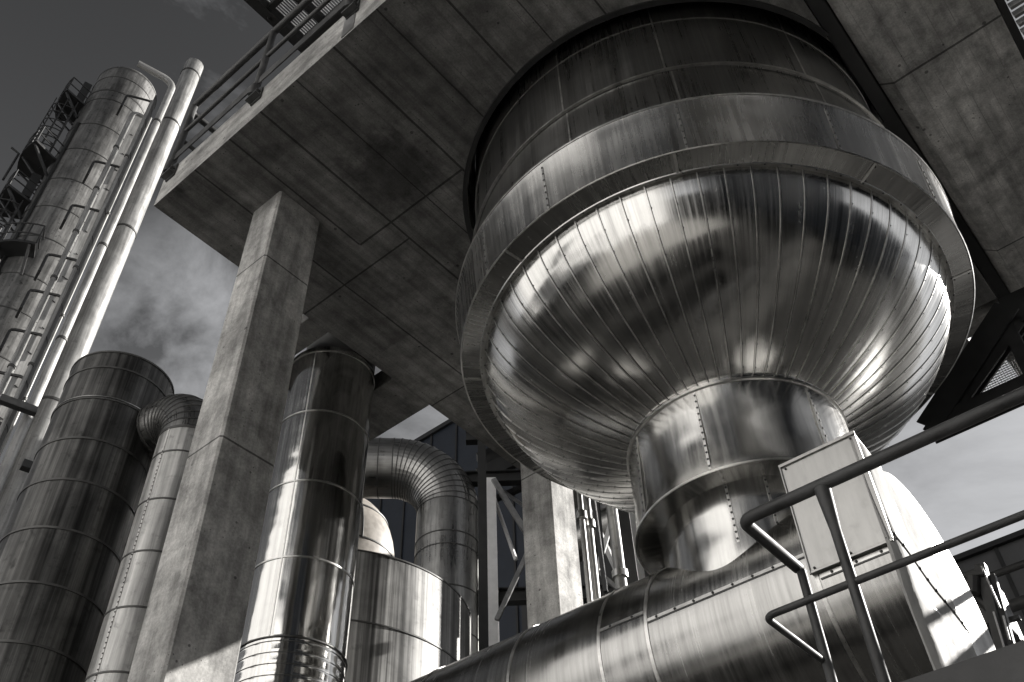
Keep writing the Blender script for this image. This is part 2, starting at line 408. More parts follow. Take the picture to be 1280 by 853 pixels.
# ================================================================== CONCRETE DECK
deck = thing('concrete_deck', (-5.1, 3.05, 0), 'raised concrete deck on square columns with a round hole for the big metal vessel', 'deck')
HR = 1.969
dx = SLX1 - VX; th0 = math.acos(dx / HR)
pts = [(SLX0, SLY0), (SLX1, SLY0)]
K = 96
for i in range(K + 1):
    th = -th0 - (2 * PI - 2 * th0) * i / K
    pts.append((VX + HR * math.cos(th), VY + HR * math.sin(th)))
pts += [(SLX1, SLY1), (SLX0, SLY1)]
def prism(poly, z0, z1, mat_side, mat_bot):
    mb = MB(); n = len(poly)
    from mathutils.geometry import tessellate_polygon
    tri = tessellate_polygon([[Vector((x, y, 0)) for x, y in poly]])
    v = [(x, y, z0) for x, y in poly] + [(x, y, z1) for x, y in poly]
    mb.add(v, [tuple(t) for t in tri], mat_bot)
    b = MB(); mb.add(v, [tuple(k + n for k in t) for t in tri], mat_side)
    mb.add(v, [(i, (i + 1) % n, (i + 1) % n + n, i + n) for i in range(n)], mat_side)
    return mb
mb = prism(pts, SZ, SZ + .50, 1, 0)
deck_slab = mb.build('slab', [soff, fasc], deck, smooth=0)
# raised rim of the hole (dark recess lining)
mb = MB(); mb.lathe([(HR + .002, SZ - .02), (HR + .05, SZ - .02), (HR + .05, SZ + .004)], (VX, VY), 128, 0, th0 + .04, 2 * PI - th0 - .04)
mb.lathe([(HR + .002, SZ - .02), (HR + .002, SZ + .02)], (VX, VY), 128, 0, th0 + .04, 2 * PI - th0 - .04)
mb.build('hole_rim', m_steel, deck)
# closures added over the slot and ring gap to keep both dark
mb = MB(); mb.box((SLX1 - .3, SLY0, SZ + .62), (.2, 11.5, SZ + .80)); mb.build('slot_cover', fasc, deck, 0)
mb = MB(); mb.lathe([(1.898, SZ + .50), (2.3, SZ + .50), (2.3, SZ + .56), (1.898, SZ + .56)], (VX, VY), 96); mb.build('hole_collar', m_steel, deck)
# wide beam on the right
mb = MB(); BX0, BX1, BY0, BY1, BZ = .0, .96, 1.0, 10.4, 9.10
def beam_prof(Y): return [(BX0, Y, BZ), (BX1, Y, BZ), (BX1, Y, BZ + .62), (BX0 - .10, Y, BZ + .62), (BX0 - .10, Y, BZ + .09)]
ns = 60; vv = []
for i in range(ns + 1):
    Y = BY0 + (BY1 - BY0) * i / ns; pr = beam_prof(Y); j = random.uniform(-.006, .006); k = random.uniform(-.006, .006)
    pr[0] = (pr[0][0] + j, Y, BZ); pr[4] = (pr[4][0], Y, pr[4][2] + k); vv += pr
ff = [(i * 5 + j, i * 5 + (j + 1) % 5, (i + 1) * 5 + (j + 1) % 5, (i + 1) * 5 + j) for i in range(ns) for j in range(5)]
ff += [(0, 1, 2, 3, 4), tuple(ns * 5 + j for j in (4, 3, 2, 1, 0))]
mb.add(vv, ff); mb.build('edge_beam', beamm, deck, smooth=20)
# black steel beam in the slot
mb = MB(); mb.ibeam((-.175, 1.2, SZ + .30), (-.175, 10.6, SZ + .30), .12, .5, .02); mb.build('slot_beam', m_steel, deck, 0)
# cross beams that carry the deck on to the left
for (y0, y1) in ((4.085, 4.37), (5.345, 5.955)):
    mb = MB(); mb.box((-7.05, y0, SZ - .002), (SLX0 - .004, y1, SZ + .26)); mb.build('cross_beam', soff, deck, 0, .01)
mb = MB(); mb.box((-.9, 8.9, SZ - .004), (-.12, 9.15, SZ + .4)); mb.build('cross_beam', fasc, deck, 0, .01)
def column(x0, x1, y0, y1):
    mb = MB(); c = .018
    mb2 = [(x0 + c, y0), (x1 - c, y0), (x1, y0 + c), (x1, y1 - c), (x1 - c, y1), (x0 + c, y1), (x0, y1 - c), (x0, y0 + c)]
    v = [(x, y, 0) for x, y in mb2] + [(x, y, SZ + .01) for x, y in mb2]
    mb.add(v, [(i, (i + 1) % 8, (i + 1) % 8 + 8, i + 8) for i in range(8)] + [tuple(range(7, -1, -1)), tuple(range(8, 16))])
    mb.build('column', colm, deck, 0)
column(-5.32, -4.91, 2.81, 3.31)
column(-5.32, -4.91, 6.80, 7.24)
# steel insert plate on the fascia
mb = MB(); mb.box((-3.36, SLY0 - .008, SZ + .02), (-3.22, SLY0 + .01, SZ + .48)); mb.build('edge_plate', m_galv, deck, 0)

# ------------------------------------------------------------------ guardrail on the deck
def flange_foot(mb, p, nrm):
    pass
gr = thing('guardrail', (-5.8, 2.1, 9.6), 'dark steel guardrail with two rails bolted along the edge of the high deck', 'railing')
GY = 2.10; ZT = 10.70; ZM = 10.18
mb = MB()
path = [(-5.90, 3.0, ZT)] + arc((-5.82, GY + .08, ZT), (-1, 0, 0), (0, -1, 0), .08, 0, PI / 2, 6) + [(-.5, GY, ZT)]
mb.tube(path, .036, 14); mb.build('top_rail', m_rail, gr)
mb = MB(); path = [(-5.90, 3.0, ZM)] + arc((-5.84, GY + .06, ZM), (-1, 0, 0), (0, -1, 0), .06, 0, PI / 2, 6) + [(-.5, GY, ZM)]
mb.tube(path, .022, 12); mb.build('mid_rail', m_rail, gr)
mb = MB(); mb.box((-5.93, GY - .012, SZ + .53), (-.5, GY, SZ + .66)); mb.box((-5.93, GY + .002, SZ + .53), (-5.918, 6, SZ + .66)); mb.build('toe_board', m_rail, gr, 0)
for X in (-5.80, -4.53, -3.26, -1.99, -.72):
    mb = MB(); mb.tube([(X, GY - .02, 9.45), (X, GY - .02, 9.60), (X, GY, 9.66), (X, GY, ZT)], .034, 14)
    po = mb.build('post', m_rail, gr)
    mb = MB(); mb.box((X - .075, GY - .035, 9.42), (X + .075, GY + .036, 9.445)); mb.box((X - .07, GY + .022, 9.40), (X + .07, GY + .038, 9.58))
    for sx in (-.055, .055): mb.tube([(X + sx, GY + .03, 9.50), (X + sx, GY - .02, 9.50)], .012, 6)
    mb.build('base_plate', m_rail, po, 0)

# ------------------------------------------------------------------ steel grating walkway high above
gw = thing('grating_walkway', (-6.0, 2.0, 16), 'dark steel grating walkway seen from below above the deck railing', 'walkway')
ZG = 16.0
mb = MB()
mb.bar((-6.98, -2.5, ZG), (-6.98, 3.86, ZG), .16, .22); mb.bar((-6.9, 3.80, ZG), (-3.6, 3.80, ZG), .22, .2)
mb.bar((-6.45, -2.5, ZG + .03), (-6.45, 3.7, ZG + .03), .10, .16); mb.bar((-3.6, -2.5, ZG), (-3.6, 3.86, ZG), .16, .22)
for Y in (-1.3, .1, 1.5, 2.3, 3.02): mb.bar((-6.9, Y, ZG + .01), (-3.7, Y, ZG + .01), .09, .14)
mb.build('frame', m_steel, gw, 0)
mb = MB(); x = -6.9
while x < -3.68:
    mb.box((x, -2.5, ZG + .10), (x + .012, 3.75, ZG + .145)); x += .045
mb.build('grating', m_galv, gw, 0)
mb = MB(); mb.tube([(-7.0, 3.1, ZG + .1), (-7.0, 3.1, ZG - .16)], .03, 8); mb.build('bolt', m_steel, gw)
g2 = thing('grating_walkway', (1.6, 4, 9.3), 'ribbed steel grating running beside the wide concrete beam in the top right corner', 'walkway')
mb = MB(); mb.box((BX1 + .012, 1.0, 9.10), (BX1 + .07, 7.2, 9.34)); mb.box((2.2, 1.0, 9.10), (2.26, 7.2, 9.34)); mb.build('frame', m_steel, g2, 0)
mb = MB(); y = 1.0
while y < 7.1:
    mb.box((BX1 + .09, y, 9.15), (2.19, y + .03, 9.22)); y += .10
mb.build('grating', m_galv, g2, 0)

# ================================================================== BIG VESSEL
ves = thing('process_vessel', (VX, VY, 5.2), 'huge round polished metal vessel with riveted bowl hanging through the concrete deck', 'vessel')
VC = (VX, VY)
def th_at(x, y, z):
    p = atz(x, y, z); return math.atan2(p.y - VY, p.x - VX)
def vseam(mb, th, r0, z0, r1, z1, w_=.02, t=.004, mat=1, screws=0, c=VC, n=6):
    """vertical lap seam on a surface of revolution"""
    e = Vector((math.cos(th), math.sin(th), 0)); tt = Vector((-math.sin(th), math.cos(th), 0)); C_ = Vector((c[0], c[1], 0))
    a = C_ + e * (r0 + t / 2) + Vector((0, 0, z0)); b = C_ + e * (r1 + t / 2) + Vector((0, 0, z1))
    mb.bar(a, b, w_, t + .004, mat, e)
    for k in range(screws):
        f = (k + .5) / screws; mb.screw(a.lerp(b, f) + e * .003, e, .008, 2)
# upper shell
mb = MB(); mb.lathe([(1.895, 12.2), (1.895, 8.15), (1.925, 8.147), (1.938, 8.140), (1.925, 8.128), (1.91, 8.124), (1.918, 7.475)], VC, 160)
mb.ring(VC, 1.918, 8.136, .018, .022, 160, 1); mb.ring(VC, 1.895, 8.95, .012, .006, 160, 1)
for th in (th_at(832, 84, 8.14), th_at(1017, 94, 8.14), th_at(700, 140, 8.14)):
    vseam(mb, th, 1.895, 11, 1.895, 8.15, .014, .002)
    vseam(mb, th + .02, 1.912, 8.12, 1.918, 7.48, .012, .002)
mb.build('upper_shell', [m_shell, m_seam, m_bolt], ves)
# skirt band with hanging lip
mb = MB(); mb.lathe([(1.918, 7.470), (2.063, 7.464), (2.060, 7.445), (2.046, 7.40), (2.013, 6.945)], VC, 160)
mb.lathe([(2.057, 7.472), (2.068, 7.466), (2.066, 7.450), (2.058, 7.448)], VC, 160, 1)
mb.lathe([(2.012, 6.950), (2.019, 6.944), (2.013, 6.938), (2.006, 6.940)], VC, 160, 1)
for th in (th_at(843, 125, 7.46), th_at(677, 205, 7.46), th_at(1030, 130, 7.46), th_at(1160, 250, 7.0) , th_at(600, 300, 7.3)):
    vseam(mb, th, 2.048, 7.44, 2.014, 6.95, .016, .003, 1, 7)
mb.build('skirt_band', [m_skirt, m_seam, m_bolt], ves)
mb = MB(); mb.lathe([(2.010, 6.9435), (1.852, 6.921), (1.835, 6.95)], VC, 160)
for k in range(9):
    th = k * 2 * PI / 9 + .25; e = Vector((math.cos(th), math.sin(th), 0)); c0 = Vector((VX, VY, 0))
    mb.bar(c0 + e * 1.85 + Vector((0, 0, 6.918)), c0 + e * 2.006 + Vector((0, 0, 6.940)), .02, .006, 1, (0, 0, 1))
    for f in (.15, .85): mb.screw(c0 + e * (1.85 + .156 * f) + Vector((-math.sin(th) * .02, math.cos(th) * .02, 6.918 + .022 * f)), (0, 0, -1), .007, 2)
mb.build('lip_ring', [m_skirt, m_seam, m_bolt], ves)
# bowl of narrow gores
NG = 64; NP = 36
# belly: a super-ellipse from the lip down to the neck
_P, _ZN = 1.7, 6.0; _B = (7.0 - _ZN) / (1 - (.79 / 1.84) ** _P) ** (1 / _P)
_poly = []
for _k in range(181):
    _a = R_(_k * .5); _q = (1.84 * math.cos(_a) ** (2 / _P), 7.0 - _B * math.sin(_a) ** (2 / _P))
    if _q[1] < 6.945 and _q[0] > .795: _poly.append(_q)
_poly.append((.79, _ZN))
_len = [0]
for _k in range(1, len(_poly)): _len.append(_len[-1] + math.hypot(_poly[_k][0] - _poly[_k - 1][0], _poly[_k][1] - _poly[_k - 1][1]))
def bowl_pt(s):
    l_ = min(max(s, 0), 1) * _len[-1]
    for k in range(1, len(_len)):
        if l_ <= _len[k] + 1e-9:
            f = (l_ - _len[k - 1]) / (_len[k] - _len[k - 1]); return _poly[k - 1][0] + (_poly[k][0] - _poly[k - 1][0]) * f, _poly[k - 1][1] + (_poly[k][1] - _poly[k - 1][1]) * f
    return _poly[-1]
def bowl_n(s):
    p, q = bowl_pt(s - .015), bowl_pt(s + .015); dr, dz = q[0] - p[0], q[1] - p[1]; l_ = math.hypot(dr, dz)
    return -dz / l_, dr / l_
prof = [bowl_pt(i / (NP - 1)) for i in range(NP)]
mb = MB()
for k in range(NG):
    t0 = 2 * PI * k / NG; t1 = 2 * PI * (k + 1) / NG
    w0, w1 = random.uniform(-.001, .001), random.uniform(-.001, .001)
    ph = random.uniform(0, 6.28); am = random.uniform(.0003, .0009); off = random.uniform(0, 50)
    verts = []; ln = [0]
    for i in range(1, NP): ln.append(ln[-1] + math.hypot(prof[i][0] - prof[i - 1][0], prof[i][1] - prof[i - 1][1]))
    for i, (r, z) in enumerate(prof):
        nr, nz_ = bowl_n(i / (NP - 1))
        for j in range(5):
            f = j / 4; th = t0 + (t1 - t0) * f
            d = w0 * (1 - f) + w1 * f + (.0012 * r + .0003) * (1 - (2 * f - 1) ** 2) + am * math.sin(ph + ln[i] * 5)
            rr = (r * math.cos((t1 - t0) / 2) / math.cos(th - (t0 + t1) / 2)) + nr * d
            verts.append((VX + rr * math.cos(th), VY + rr * math.sin(th), z + nz_ * d))
    faces = []; uvs = []
    for i in range(NP - 1):
        for j in range(4):
            faces.append((i * 5 + j, i * 5 + j + 1, (i + 1) * 5 + j + 1, (i + 1) * 5 + j))
            u0, u1 = off + .045 * j, off + .045 * (j + 1)
            uvs.append([(u0, ln[i]), (u1, ln[i]), (u1, ln[i + 1]), (u0, ln[i + 1])])
    mb.add(verts, faces, 0, uvs)
    # standing seam
    c0 = Vector((VX, VY, 0)); e = Vector((math.cos(t0), math.sin(t0), 0)); tt = Vector((-math.sin(t0), math.cos(t0), 0))
    sv = []
    for i, (r, z) in enumerate(prof):
        bn = bowl_n(i / (NP - 1)); n_ = e * bn[0] + Vector((0, 0, bn[1]))
        b = c0 + e * r + Vector((0, 0, z)); hw = .0045
        sv += [b - tt * hw - n_ * .004, b - tt * hw + n_ * .005, b + tt * hw + n_ * .005, b + tt * hw - n_ * .004]
    mb.add(sv, [(i * 4 + j, i * 4 + j + 1, (i + 1) * 4 + j + 1, (i + 1) * 4 + j) for i in range(NP - 1) for j in range(3)], 1)
    sv = []  # dark strip beside each seam, painted in for its shadow
    for i, (r, z) in enumerate(prof):
        bn = bowl_n(i / (NP - 1)); n_ = e * bn[0] + Vector((0, 0, bn[1])); b = c0 + e * r + Vector((0, 0, z)) + tt * .0065
        sv += [b - tt * .003 + n_ * .0018, b + tt * .003 + n_ * .0018]
    mb.add(sv, [(i * 2, i * 2 + 1, i * 2 + 3, i * 2 + 2) for i in range(NP - 1)], 3)
    s = .02 + random.uniform(0, .03)
    while s < .98:
        bn = bowl_n(s); r, z = bowl_pt(s); n_ = e * bn[0] + Vector((0, 0, bn[1]))
        mb.screw(c0 + e * r + Vector((0, 0, z)) + n_ * .004 + tt * .010, n_, .0048, 2); s += .115
mb.lathe([(1.825, 6.925), (1.860, 6.915), (1.866, 6.925), (1.858, 6.945)], VC, 160, 1)
for k in range(64):
    th = 2 * PI * (k + .5) / 64; mb.screw((VX + 1.853 * math.cos(th), VY + 1.853 * math.sin(th), 6.915), (math.cos(th), math.sin(th), -1), .007, 2)
mb.build('bowl', [m_bowl, m_seam, m_bolt, m_dark], ves, smooth=22)
# neck
mb = MB(); mb.lathe([(.789, 6.0), (.789, 5.6), (.80, 5.35), (.822, 5.256)], VC, 128)
mb.lathe([(.785, 5.985), (.800, 5.975), (.802, 5.955), (.787, 5.95)], VC, 128, 1)
mb.lathe([(.819, 5.262), (.829, 5.256), (.824, 5.246), (.812, 5.25)], VC, 128, 1)
mb.lathe([(.815, 5.250), (.640, 5.262)], VC, 128)
for th, s_ in ((th_at(868, 490, 5.96), 12), (th_at(1010, 480, 5.96), 10), (th_at(800, 545, 5.96), 10)):
    vseam(mb, th, .789, 5.94, .815, 5.27, .016, .004, 1, s_)
mb.build('neck', [m_neck, m_seam, m_bolt], ves)
mb = MB(); mb.lathe([(.645, 5.262), (.645, 5.0), (.65, 4.9), (.655, 4.8), (.66, 4.4)], VC, 128)
for th, s_ in ((th_at(893, 590, 5.2), 9), (th_at(960, 585, 5.2), 8)):
    vseam(mb, th, .645, 5.25, .648, 4.82, .016, .004, 1, s_)
mb.build('lower_neck', [m_neck, m_seam, m_bolt], ves)

# ================================================================== HORIZONTAL DUCT
DY, DZ, DR = 5.329, 4.45, .70
hd = thing('horizontal_duct', (-2.1, DY, 4.55), 'large polished horizontal metal duct running under the neck of the vessel', 'duct')
def xlathe(mb, prof, n=96, mat=0):
    verts = []; ln = 0
    for i, (x, r) in enumerate(prof):
        for j in range(n):
            th = 2 * PI * j / n; verts.append((x, DY + r * math.cos(th), DZ + r * math.sin(th)))
    faces = []; uvs = []
    for i in range(len(prof) - 1):
        for j in range(n):
            faces.append((i * n + j, i * n + (j + 1) % n, (i + 1) * n + (j + 1) % n, (i + 1) * n + j))
            t0, t1 = 2 * PI * j / n * DR, 2 * PI * (j + 1) / n * DR
            uvs.append([(t0, prof[i][0]), (t1, prof[i][0]), (t1, prof[i + 1][0]), (t0, prof[i + 1][0])])
    mb.add(verts, faces, mat, uvs)
mb = MB(); xs = [-9.0 + .25 * i for i in range(32)] + [-1.14]
xlathe(mb, [(x, DR + random.uniform(-.0015, .0015)) for x in xs])
for X in (-6.4, -4.72, -3.80, -3.06, -2.705, -1.60):
    xlathe(mb, [(X - .011, DR - .002), (X - .011, DR + .005), (X + .011, DR + .005), (X + .011, DR - .002)], 96, 1)
def hseam(x0, x1, z, sc_=.09):
    a = math.asin((z - DZ) / DR); y = DY - DR * math.cos(a); nrm = Vector((0, -math.cos(a), math.sin(a)))
    mb.bar((x0, y, z) + nrm * .001 if 0 else Vector((x0, y, z)) + nrm * .002, Vector((x1, y, z)) + nrm * .002, .008, .022, 1, (0, math.sin(a), math.cos(a)))
    mb.bar(Vector((x0, y, z - .016)) + nrm * .0015, Vector((x1, y, z - .016)) + nrm * .0015, .006, .008, 2, (0, math.sin(a), math.cos(a)))
    n_ = int((x1 - x0) / sc_)
    for k in range(n_): mb.screw(Vector((x0 + (k + .5) * (x1 - x0) / n_, y, z)) + nrm * .006, nrm, .009, 2)
hseam(-2.69, -1.63, 4.53, .12); hseam(-3.05, -2.72, 4.60, .12); hseam(-1.58, -1.15, 4.37, .14)
xlathe(mb, [(-1.14, DR), (-1.14, .01)], 96, 0)
mb.build('duct_body', [m_duct, m_seam, m_bolt], hd, smooth=30)
# saddle box over the end of the duct and its foil end face
bx0, bx1, by0 = -1.615, -1.135, 4.60
mb = MB()
mb.add([(bx0, by0, 4.385), (bx1, by0, 4.385), (bx1, by0, 5.125), (bx0, by0, 5.125), (bx0, 4.93, 4.385), (bx1, 4.93, 4.385), (bx1, 4.93, 5.06), (bx0, 4.93, 5.06)], [(0, 1, 2, 3), (3, 2, 6, 7), (0, 3, 7, 4), (1, 5, 6, 2), (4, 7, 6, 5), (0, 4, 5, 1)])
mb.bar((bx0 - .006, by0 - .006, 5.118), (bx1 + .006, by0 - .006, 5.118), .014, .022)
mb.bar((bx0, by0 - .004, 4.38), (bx0, by0 - .004, 5.12), .010, .016); mb.bar((bx0, by0 - .003, 4.392), (bx1, by0 - .003, 4.392), .008, .016)
for x, z in ((bx0 + .03, 4.41), (bx1 - .03, 4.41), (bx0 + .03, 5.09), (bx1 - .03, 5.09), (-1.37, 4.41)): mb.screw((x, by0 - .004, z), (0, -1, 0), .008, 1)
mb.build('saddle_box', [m_box, m_bolt], hd, 0, .006)
mb = MB()
yz = [(4.60, 5.13), (4.95, 5.075), (5.14, 4.96), (5.30, 4.86), (5.385, 4.76), (5.37, 4.45), (5.42, 3.95), (5.46, 3.5), (4.62, 3.5), (4.60, 3.8), (4.57, 4.1), (4.59, 4.4)]
def foil_x(y, z): return -1.13 + .006 * math.sin(7 * z + 2 * y) + .004 * math.sin(11 * y) + (.014 * math.sin(30 * z) if z < 4.2 else 0) * math.exp(-((y - 4.95) / .2) ** 2)
cy, cz = 5.0, 4.4; rings = 10; vv = []; nn_ = 72
def on_poly(t):
    k = t * len(yz); i = int(k) % len(yz); f = k - int(k); a, b = yz[i], yz[(i + 1) % len(yz)]; return a[0] + (b[0] - a[0]) * f, a[1] + (b[1] - a[1]) * f
for i in range(1, rings + 1):
    for j in range(nn_):
        y, z = on_poly(j / nn_); f = i / rings; yy, zz = cy + (y - cy) * f, cz + (z - cz) * f
        vv.append((foil_x(yy, zz) - (.03 * max(0, f - .9) * 10), yy, zz))
vv.append((foil_x(cy, cz), cy, cz)); base = len(vv)
for j in range(nn_):
    y, z = on_poly(j / nn_); vv.append((-1.172, y, z))
ff = [(i * nn_ + j, i * nn_ + (j + 1) % nn_, (i + 1) * nn_ + (j + 1) % nn_, (i + 1) * nn_ + j) for i in range(rings - 1) for j in range(nn_)]
ff += [(base - 1, (j + 1) % nn_, j) for j in range(nn_)]
ff += [((rings - 1) * nn_ + j, (rings - 1) * nn_ + (j + 1) % nn_, base + (j + 1) % nn_, base + j) for j in range(nn_)]
mb.add(vv, ff)
for k in range(9):
    f = k / 8; y, z = 4.60 + .72 * f, 4.42 - .22 * f; mb.screw((foil_x(y, z) + .004, y, z), (1, 0, 0), .009, 1)
mb.tube([(foil_x(4.60 + .8 * f, 4.42 - .25 * f) + .003, 4.60 + .8 * f, 4.42 - .25 * f) for f in [i / 12 for i in range(13)]], .005, 6, 2)
mb.build('end_cover', [m_foil, m_bolt, m_dark], hd, smooth=50)

# ================================================================== STACK BESIDE THE COLUMN
SX, SY, SR = -6.44, 4.86, .483
st = thing('polished_stack', (SX, SY, 0), 'tall polished metal cylinder standing right beside the front concrete column', 'stack')
mb = MB(); mb.lathe([(SR - .01, 8.9), (SR - .01, 9.09), (SR, 9.09), (SR, 5.66)], (SX, SY), 96)
for z in (9.02, 8.16, 7.27, 6.42): mb.ring((SX, SY), SR, z, .016, .006, 96, 1)
for k, z in enumerate((9.02, 8.16, 7.27, 6.42, 5.66)[:-1]):
    z1 = (9.02, 8.16, 7.27, 6.42, 5.66)[k + 1]; vseam(mb, R_(-62), SR, z, SR, z1, .012, .003, 1, 0, (SX, SY))
mb.build('shell', [m_pol, m_seam], st)
mb = MB(); mb.lathe([(.40, 9.75), (.40, 8.9)], (SX + .05, SY + .055), 64); mb.build('dark_shade_top', m_dark, st)  # narrower dark top added where the stack passes into shade
mb = MB(); pr = [(SR, 5.66)]
zz = [5.60, 5.50, 5.40, 5.30, 5.20, 5.10, 5.0, 4.9, 4.8]
for k, z in enumerate(zz): pr += [(SR + .002, z + .035), (SR + .004, z), (SR + .001, z - .006), (SR + .001, z - .02)]
pr += [(SR, 0.2)]
mb.lathe(pr, (SX, SY), 96)
for z in zz: mb.ring((SX, SY), SR + .003, z, .007, .004, 96, 2)
mb.ring((SX, SY), SR + .004, 5.64, .01, .01, 96, 2)
mb.build('bellows', [m_pol, m_seam, m_dark], st)

# ================================================================== DARK TANK AND ITS ELBOW DUCT (left)
TX, TY, TR = -11.01, 4.51, .738
def tz(z): return 1.6 + (z - 1.6) * .9225
tk = thing('weathered_tank', (TX, TY, 0), 'dark streaked cylindrical tank with ring seams at the lower left', 'tank')
mb = MB(); mb.lathe([(.02, tz(12.37)), (TR - .02, tz(12.37)), (TR, tz(12.34)), (TR, 0)], (TX, TY), 96)
mb.ring((TX, TY), TR, tz(12.35), .03, .012, 96, 2)
for z in (12.02, 11.38, 10.61, 9.87, 9.08, 8.26, 7.45, 6.6, 5.8): mb.ring((TX, TY), TR, tz(z), .03, .012, 96, 2)
mb.ring((TX, TY), TR, tz(11.41), .012, .018, 96, 1)
mb.build('shell', [m_old, m_seam, m_dark], tk)
mb = MB(); mb.lathe([(TR * .5, tz(12.48)), (TR * .8, tz(12.43)), (TR - .03, tz(12.36))], (TX, TY), 64); mb.build('roof', m_old, tk)

EX, EY = polar(-62.2, 10.8); ER = .40; EB = .62; EZ = 9.92
el = thing('elbow_duct', (EX, EY, 0), 'pale riveted duct rising behind the front column and bending into the dark tank', 'duct')
mb = MB(); mb.tube([(EX, EY, 0), (EX, EY, EZ)], ER, 48, 0, False)
for z in (EZ - .02, 9.5, 8.75, 8.0, 7.27, 6.5, 5.7): mb.hoop((EX, EY, z), (0, 0, 1), ER, .022, .008, 48, 1)
thv = R_(-75)
mb.bar((EX + ER * math.cos(thv), EY + ER * math.sin(thv), 3), (EX + ER * math.cos(thv), EY + ER * math.sin(thv), EZ), .02, .01, 0, (math.cos(thv), math.sin(thv), 0))
for k in range(90): mb.screw((EX + (ER + .005) * math.cos(thv), EY + (ER + .005) * math.sin(thv), 4.0 + k * .062), (math.cos(thv), math.sin(thv), 0), .009, 1)
mb.build('riser', [m_pale, m_dark], el)
def gore_elbow(mb, c, e_out, r, rb, n, n_seg=36, start=0, end=PI / 2, up=(0, 0, 1), hoopmat=1, ht=.006, hw=.014):
    """elbow made of flat gore segments: starts vertical at c + e_out*(-rb)..., bends over towards e_out"""
    pts = []
    e = Vector(e_out).normalized(); u = Vector(up)
    cc = Vector(c) + e * rb
    P = [cc + (-e * math.cos(start + (end - start) * i / n) + u * math.sin(start + (end - start) * i / n)) * rb for i in range(n + 1)]
    mb.tube(P, r, n_seg, 0, False)
    for i in range(n + 1):
        a = start + (end - start) * i / n; mb.hoop(P[i], (e * math.sin(a) + u * math.cos(a)), r, hw, ht, n_seg, hoopmat)
    return P
mb = MB(); P = gore_elbow(mb, (EX, EY, EZ), (-1, -.12, 0), ER, EB, 10, 48, ht=.007, hw=.02)
mb.build('elbow', [m_elb, m_dark], el, smooth=12)
mb = MB(); mb.tube([P[-1], P[-1] + Vector((-.55, -.066, 0))], ER, 48, 0, False); mb.hoop(P[-1] + Vector((-.12, -.012, 0)), (1, .12, 0), ER, .03, .012, 48, 1); mb.build('inlet', [m_elb, m_dark], el)

# ================================================================== TOWER WITH PLATFORMS (far left)
WX, WY = polar(-76.05, 30.0); WR = 1.40; TOP = 44.2
tw = thing('process_tower', (WX, WY, 0), 'tall weathered cylindrical tower with ladder cages and hoop brackets at the left edge', 'tower')
mb = MB()
mb.lathe([(WR, 0), (WR, TOP)], (WX, WY), 96)
for z in (43.3, 42.1, 41.3, 39.2, 37.2, 35.0, 33.1, 31.2, 29.0, 27.2, 25.0, 23, 21): mb.ring((WX, WY), WR, z, .05 if z != 42.1 else .12, .018, 96, 1)
mb.build('shell', [m_tower, m_dark], tw)
mb = MB(); mb.lathe([(WR + .02, TOP - .06), (WR + .02, TOP)] + [(WR * math.cos(a), TOP + .62 * math.sin(a)) for a in [R_(6 * i) for i in range(16)]], (WX, WY), 96); mb.build('head', m_tower, tw)
# frame of the tower as seen from the camera: vr = right in view, vt = towards camera
va = R_(-76.05); vt = Vector((-math.sin(va), -math.cos(va), 0)); vr = Vector((math.cos(va), -math.sin(va), 0))
WC = Vector((WX, WY, 0))
for zt in (41.1, 35.8, 32.75, 29.7, 27.7, 25.68, 23.7, 21.7):
    a = polar(-75.95, 27.9); b = polar(-73.82, 27.6); h = .95
    A, B = Vector((a[0], a[1], zt)), Vector((b[0], b[1], zt)); d = (B - A).normalized()
    pth = [A - Vector((0, 0, h)) - vt * .55, A - Vector((0, 0, h))] + [A + Vector((0, 0, -.14)), A + Vector((0, 0, -.04)) + d * .03, A + d * .14, B - d * .14, B - d * .03 + Vector((0, 0, -.04)), B - Vector((0, 0, .14)), B - Vector((0, 0, h + .2))]
    mb = MB(); mb.tube(pth, .055, 10)
    mb.build('pipe_bracket', m_steel, tw)
